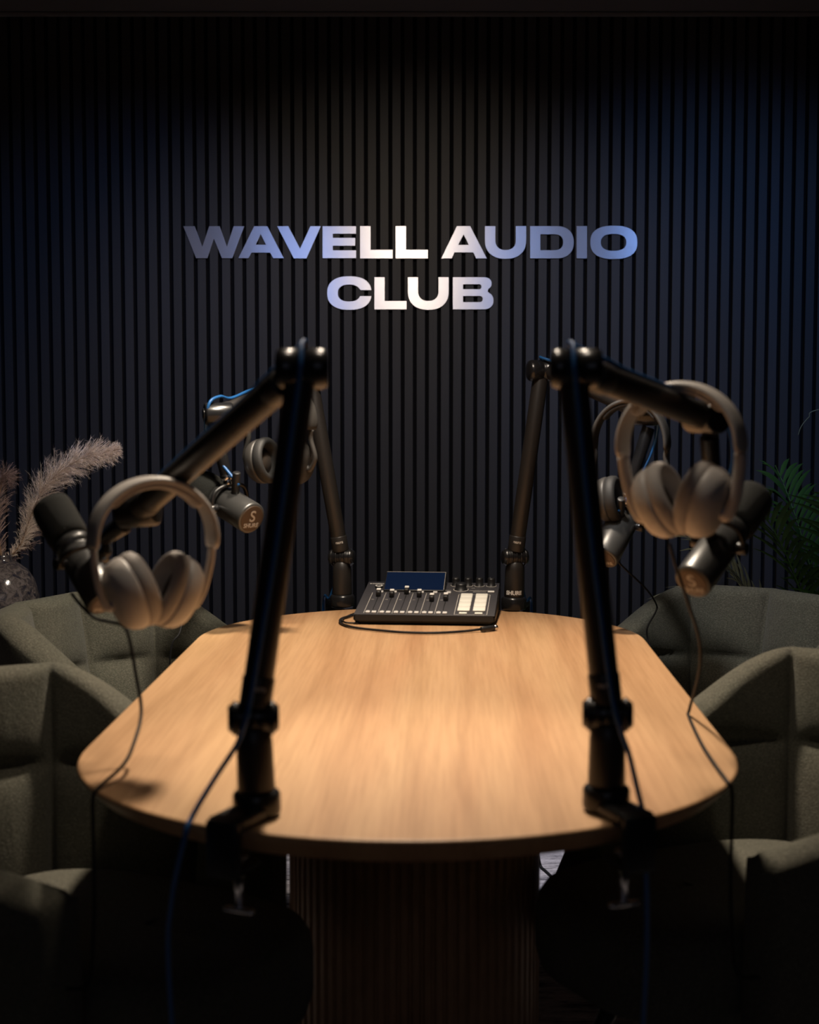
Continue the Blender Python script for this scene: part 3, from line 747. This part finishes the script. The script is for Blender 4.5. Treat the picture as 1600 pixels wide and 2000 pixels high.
# pad block
px0, px1, pv0, pv1 = .217, .287, .012, .166
bm = mp()
for (cx_, cy_, sx_, sy_) in (((px0+px1)/2, pv1, px1-px0, .0013), ((px0+px1)/2, pv0-.006, px1-px0, .0013), (px0, (pv0+pv1)/2-.003, .0013, pv1-pv0+.006), (px1, (pv0+pv1)/2-.003, .0013, pv1-pv0+.006)):
    add_box(bm, sp(cx_, cy_, .0012), (sx_, sy_, .0004), RS)
mpart('pad_border', bm, M['line'])
for c_ in range(2):
    for r_ in range(4):
        bm = mp(); add_box(bm, sp(px0+.0185+c_*.0335, .044+r_*.0345, .003), (.0270, .0320, .005), RS, .002); mpart('pad', bm, M['pad'])
    bm = mp(); add_box(bm, sp(px0+.0185+c_*.0335, .0145, .002), (.017, .009, .003), RS, .001); mpart('pad_button', bm, M['pad'])
for fx, fy, r_, hh in ((.205, .244, .0085, .019), (.233, .244, .0085, .019), (.259, .244, .0085, .019), (.286, .244, .0085, .019), (.219, .208, .0125, .016)):
    bm = mp(); nrm = RS @ Vector((0, 0, 1)); add_lathe(bm, sp(fx, fy, .001), nrm, [(r_*1.25, 0), (r_*1.25, .0015), (r_*1.02, .002), (r_, hh*.8), (r_*.85, hh*.97), (r_*.4, hh)], 24)
    ko = mpart('knob', bm, M['plastic'])
    bm = mp(); add_lathe(bm, sp(fx, fy, .0009), nrm, [(r_*1.25, 0), (r_*1.42, 0.0002), (r_*1.42, .0006), (r_*1.25, .0008)], 28, cap=False); mpart('knob_ring', bm, M['line'], None, ko)
bm = mp(); add_box(bm, sp(.288, .188, .0025), (.015, .009, .003), RS, .001); mpart('record_button', bm, M['white'])
bm = mp()
for (fx, fy, w_) in ((.247, .200, .018), (.268, .200, .024), (.262, .190, .030), (.19, .20, .014), (.246, .222, .008)): add_box(bm, sp(fx, fy, .0012), (w_, .0018, .0004), RS)
mpart('panel_print', bm, M['line'])
bm = text_bm('RØDECaster', .0078, .0002, .0002); xform(bm, Matrix.Translation(sp(.0275, .250, .0014)) @ RS.to_4x4()); mpart('lettering', bm, M['white'], 'white printed lettering')
bm = mp(); add_lathe(bm, sp(.031, .218, .001), RS @ Vector((0, 0, 1)), [(.0095, 0), (.0095, .004), (.008, .005)], 26); pb = mpart('power_button', bm, M['plastic'])
bm = mp(); add_lathe(bm, sp(.031, .218, .0055), RS @ Vector((0, 0, 1)), [(.0055, 0), (.0085, .0002), (.0085, .0006), (.0055, .0008)], 26, cap=False); mpart('button_ring', bm, M['white'], None, pb)
# mixer cable: loops round the front of the mixer
cable('power_cable', [tabp(700, 1200, .006), tabp(685, 1203, .004), tabp(668, 1208, .004), tabp(664, 1214, .004), tabp(672, 1220, .004), tabp(695, 1226, .004), tabp(740, 1231, .004), tabp(790, 1235, .004), tabp(850, 1236, .004), tabp(905, 1233, .004), tabp(938, 1229, .006), tabp(950, 1227, .007)], .0027, M['cable'],
      'black cable with a plug looping in front of the audio mixer', 'cable')
cable('thin_cable', [tabp(712, 1193, .006), tabp(690, 1199, .004), tabp(672, 1207, .0035), tabp(668, 1211, .010), tabp(676, 1216, .004), tabp(700, 1217, .003)], .0020, M['cable'],
      'second thin black cable loop at the left side of the audio mixer', 'cable')
bm = bmesh.new(); a_ = tabp(940, 1229, .007); b_ = tabp(965, 1226, .007); add_cyl(bm, a_, b_, .0052, .0058, 16, .001); add_cyl(bm, b_, b_+(b_-a_).normalized()*.007, .0058, n=16, mi=1)
tag(mesh_obj('cable_plug', bm, [M['plastic'], M['chrome']], None, a_), 'small black plug with a metal end at the front right corner of the mixer', 'plug')

# ------------------------------------------------------------------ side table, vase, pampas
YV = 4.0
tp = at(0, 1290, YV); tz = .572
st_ = thing('side_table', (-1.03, YV, 0), 'dark brown round side table at the left under the vase', 'side table')
bm = bmesh.new(); add_lathe(bm, (-1.03, YV, tz-.03), (0, 0, 1), [(.24, 0), (.25, .004), (.25, .026), (.245, .03)], 48); part('table_top', bm, M['wood_dark'], st_)
for k in range(3):
    a = 2*PI*k/3+.4; bm = bmesh.new(); add_cyl(bm, (-1.03+.14*math.cos(a), YV+.14*math.sin(a), tz-.03), (-1.03+.2*math.cos(a), YV+.2*math.sin(a), .012 if YV-.2 < 4.8 else 0), .016, .011, 14); part('leg', bm, M['wood_dark'], st_)
vc = Vector((at(5, 1100, YV).x, YV, tz))
r_v = .092
bm = bmesh.new()
add_lathe(bm, vc, (0, 0, 1), [(.050, 0), (.060, .003), (.078, .03), (.089, .07), (.092, .11), (.090, .15), (.080, .19), (.062, .218), (.040, .234), (.027, .240), (.024, .248), (.027, .256), (.023, .256), (.020, .248), (.022, .240), (.036, .230), (.058, .214), (.076, .186), (.086, .15), (.088, .11), (.085, .07), (.074, .034), (.05, .008)], 40)
tag(mesh_obj('glass_vase', bm, M['vase'], None, vc), 'round speckled smoked glass vase on the side table at the left edge', 'vase')
def plume(path, wfun, nst, mt, label, stem_r=.0025, lean=.6, L0=.05):
    """path of the spine; short fibres sweep forward and out"""
    P = smooth_path(path, 10); n = len(P)
    t = thing('pampas_grass', path[0], label, 'dried grass', 'dried grasses in the vase')
    bm = bmesh.new(); add_tube(bm, path, stem_r, 8, 10, r2=stem_r*.4); part('stem', bm, M['stem'], t)
    bm = bmesh.new()
    def hair(q0, d, L, wd, seg=3, curl=.25):
        sd = d.cross(Vector((random.uniform(-1, 1), random.uniform(-1, 1), random.uniform(-1, 1)))).normalized(); q = q0.copy(); prev = None
        for s in range(seg+1):
            ww = wd*(1-.8*s/seg); c_ = (bm.verts.new(q-sd*ww), bm.verts.new(q+sd*ww))
            if prev: bm.faces.new((prev[0], prev[1], c_[1], c_[0]))
            prev = c_; q = q+d*L/seg; d = (d+Vector((random.uniform(-curl, curl), random.uniform(-curl, curl), random.uniform(-curl, curl*.7)))).normalized()
    for k in range(nst):
        u = random.random()**.85; g = .16+.82*u; i = min(n-2, int(g*(n-1))); f = random.random(); p = P[i].lerp(P[i+1], f)
        tg = (P[i+1]-P[i]).normalized(); a = random.uniform(0, 2*PI); x = tg.orthogonal().normalized(); y = tg.cross(x)
        rad = x*math.cos(a)+y*math.sin(a); w = wfun(g)*random.uniform(.75, 1.35)
        d = (rad*random.uniform(.45, .9)+tg*lean*random.uniform(1.2, 2.0)).normalized(); q = p.copy(); ns = 9
        bm_d = d.copy()
        for s_ in range(ns):
            q2 = q+d*w/ns; sdv = d.cross(Vector((.3, .8, .5))).normalized()*.00035
            bm.faces.new((bm.verts.new(q-sdv), bm.verts.new(q+sdv), bm.verts.new(q2+sdv*.8), bm.verts.new(q2-sdv*.8)))
            for h_ in range(2):
                rv = Vector((random.uniform(-1, 1), random.uniform(-1, 1), random.uniform(-1, 1)))
                hair(q, (d*1.0+rv*.75).normalized(), w*random.uniform(.16, .34), .00024)
            q = q2; d = (d+Vector((0, 0, -.035))+rad*.02).normalized()
    o = part('plume', bm, mt, t); o['kind'] = 'stuff'
    return t
pth = [Vector((vc.x+.008, YV, tz+.22)), at(42, 1060, YV), at(60, 1010, YV), at(85, 955, YV), at(120, 920, YV), at(165, 893, YV), at(205, 884, YV), at(234, 877, YV)]
pth.insert(0, vc+Vector((0, 0, .06)))
plume(pth, lambda u: .050*math.sin(PI*min(.97, max(0.04, (u-.15)/.87)))**.9+.010*(1.3-u), 860, M['pampas'], 'large cream pampas plume arching right out of the vase', L0=.05)
pth = [vc+Vector((-.01, .0, .06)), vc+Vector((-.003, 0, .22)), at(-2, 1050, YV), at(-6, 1000, YV), at(2, 950, YV), at(8, 930, YV), at(18, 935, YV)]
plume(pth, lambda u: .030*math.sin(PI*min(1, max(0.04, (u-.15)/.9)))**.7+.012, 240, M['pampas2'], 'small upright brown dried grass at the left edge in the vase', L0=.04)
pth = [vc+Vector((.01, .01, .06)), vc+Vector((.008, .01, .22)), at(45, 1070, YV+.05), at(60, 1040, YV+.07), at(75, 1032, YV+.08)]
plume(pth, lambda u: .028*math.sin(PI*min(1, max(0.04, (u-.15)/.9)))**.7+.010, 110, M['pampas2'], 'short reddish dried sprig low behind the cream pampas plume', L0=.03)

# ------------------------------------------------------------------ palm
PX = Vector((1.22, 4.45, 0))
pl = thing('potted_palm', PX, 'green palm with long narrow leaves behind the back right armchair', 'plant')
bm = bmesh.new(); add_lathe(bm, PX, (0, 0, 1), [(.12, .0125), (.13, .02), (.165, .30), (.17, .32), (.155, .32), (.15, .29)], 36); part('pot', bm, M['pot'], pl)
bm = bmesh.new(); add_lathe(bm, PX+Vector((0, 0, .27)), (0, 0, 1), [(.148, 0), (.148, .01)], 30); part('soil', bm, M['rubber'], pl)
def frond(base, d0, L, droop, nl, ll, mt):
    bm = bmesh.new(); P = [Vector(base)]; d = Vector(d0).normalized(); N = 16
    for i in range(N):
        P.append(P[-1]+d*L/N); d = (d+Vector((0, 0, -droop*(i/N)))).normalized()
    add_tube(bm, P, .004, 6, 1, r2=.0012)
    for k in range(nl):
        u = .34+.64*k/nl; i = int(u*N); p = P[i].lerp(P[min(i+1, N)], u*N-i); tg = (P[min(i+1, N)]-P[i]).normalized()
        sd = tg.cross(Vector((0, 0, 1))); sd = sd.normalized() if sd.length > .05 else Vector((1, 0, 0))
        upn = sd.cross(tg)
        for s in (-1, 1):
            l = ll*math.sin(PI*(.15+.8*(u-.34)/.66))**.6*random.uniform(.75, 1.1); ld = (tg*.75+sd*s*.75+upn*.2+Vector((random.uniform(-.12, .12),)*3)).normalized()
            q = p.copy(); prev = None; wv = (tg-ld*tg.dot(ld)).normalized()
            for m_ in range(6):
                ww = .0068*math.sin(PI*(.12+.88*m_/5))+.0004 if m_ < 5 else .0003
                a_ = bm.verts.new(q-wv*ww); c_ = bm.verts.new(q+upn*ww*.25); b_ = bm.verts.new(q+wv*ww)
                if prev:
                    for f_ in ((prev[0], prev[1], c_, a_), (prev[1], prev[2], b_, c_)): bm.faces.new(f_).smooth = True
                prev = (a_, c_, b_); q = q+ld*l/5; ld = (ld+Vector((0, 0, -.16))).normalized()
    return bm
rnd = random.Random(11)
fr = [(-.75, -.15, 1.5, .80, .20), (-.35, -.1, 1.6, .9, .15), (-1.0, -.3, 1.0, .75, .22), (-.1, -.2, 1.6, .85, .13), (.5, -.1, 1.5, .8, .18), (-.6, .2, 1.6, .85, .14),
      (-.95, 0, .75, .66, .24), (-.85, -.5, .85, .62, .26), (.1, -.5, 1.3, .75, .2), (-.5, -.6, 1.2, .70, .22), (.9, -.2, 1.1, .7, .2), (-.25, .25, 1.8, .92, .10), (.3, .2, 1.7, .8, .12), (-1.0, -.2, .55, .55, .26), (-.7, -.4, 1.4, .6, .2), (0, -.4, .9, .6, .25)]
fr = [(a, b, c_*.82, L*.86, dr*1.15) for (a, b, c_, L, dr) in fr]
for (a, b, c_, L, dr) in fr:
    bm = frond(PX+Vector((rnd.uniform(-.05, .05), rnd.uniform(-.05, .05), .275)), (a, b, c_), L, dr, 24, .22, M['leaf'])
    part('frond', bm, M['leaf'] if rnd.random() < .85 else M['leaf2'], pl)
# a single tall shoot at the right edge
bm = bmesh.new(); add_tube(bm, [PX+Vector((.05, 0, .275)), Vector((1.42, 4.5, .9)), Vector((1.38, 4.5, 1.22)), at(1600, 800, 4.5), at(1580, 815, 4.5), at(1566, 832, 4.5), at(1559, 850, 4.5)], .0022, 8, 10, r2=.0012); part('shoot', bm, M['leaf2'], pl)

# ------------------------------------------------------------------ lights
def area(name, loc, target, size, power, col, spread=180, shape='DISK', size_y=None):
    l = bpy.data.lights.new(name, 'AREA'); l.energy = power; l.color = col; l.shape = shape; l.size = size
    if size_y: l.size_y = size_y
    l.spread = math.radians(spread)
    o = bpy.data.objects.new(name, l); C.objects.link(o); o.location = loc
    o.rotation_euler = (Vector(target)-Vector(loc)).to_track_quat('-Z', 'Y').to_euler(); return o
def spot(name, loc, target, power, col, angle, blend=.5, rad=.03):
    l = bpy.data.lights.new(name, 'SPOT'); l.energy = power; l.color = col; l.spot_size = math.radians(angle); l.spot_blend = blend; l.shadow_soft_size = rad
    o = bpy.data.objects.new(name, l); C.objects.link(o); o.location = loc
    o.rotation_euler = (Vector(target)-Vector(loc)).to_track_quat('-Z', 'Y').to_euler(); return o
WARM = (1.0, .84, .67); BLUE = (.22, .42, 1.0)
spot('table_lamp_and_fill', (0.0, 3.05, 2.43), (0.0, 2.78, .74), 215, WARM, 72, .9, .08)
spot('table_lamp_and_fill', (0.0, 2.90, 2.43), (0.0, 1.95, .74), 130, WARM, 40, 1, .08)  # added spot, lifts the dimmer front end of the tabletop
spot('table_lamp_and_fill', (0.0, 2.15, 2.43), (0.0, 2.30, .74), 24, WARM, 110, .8, .08)  # weak broad fill, added to light the front armchairs' inner sides
spot('chair_fill_left', (-.05, 2.55, 2.43), (-.70, 3.68, .78), 185, (1, .88, .72), 36, 1, .08)  # added spot that brightens the back left armchair and the pampas
spot('chair_fill_right', (.05, 2.55, 2.43), (.82, 3.62, .70), 105, (1.0, .97, .96), 30, 1, .08)  # matching added spot, brightens the back right armchair
spot('sign_lamp_light', (0.0, 2.62, 2.43), (0.0, 5.2, .85), 84, (1.0, .84, .70), 60, .8, .03)
spot('back_lamp_light', (0.25, 4.45, 2.43), (0.30, 4.25, 0), 150, (.92, .9, 1.0), 36, .7, .05)
spot('blue_lamp_right', (.41, 2.6, 2.43), (1.0, 5.26, 1.25), 34, BLUE, 46, 1, .03)
spot('blue_lamp_far_right', (1.36, 2.6, 2.43), (1.0, 5.26, 1.3), 66, BLUE, 42, 1, .03)
spot('blue_lamp_left', (-.45, 2.6, 2.43), (-.95, 5.26, 1.1), 66, (.25, .42, 1.0), 46, 1, .03)
area('room_fill_light', (0, -.9, 2.40), (0, 3.2, .9), 1.8, 2.2, (.72, .76, 1.0))
w = bpy.data.worlds.new('world'); sc.world = w; w.use_nodes = True
w.node_tree.nodes['Background'].inputs['Color'].default_value = (.5, .55, .75, 1); w.node_tree.nodes['Background'].inputs['Strength'].default_value = .0
sc.view_settings.view_transform = 'Standard'; sc.view_settings.look = 'None'; sc.view_settings.gamma = 1
sc.view_settings.exposure = 0.0
sc.view_settings.use_curve_mapping = False
sc.cycles.max_bounces = 8; sc.cycles.use_denoising = True
sc.cycles.sample_clamp_indirect = 4
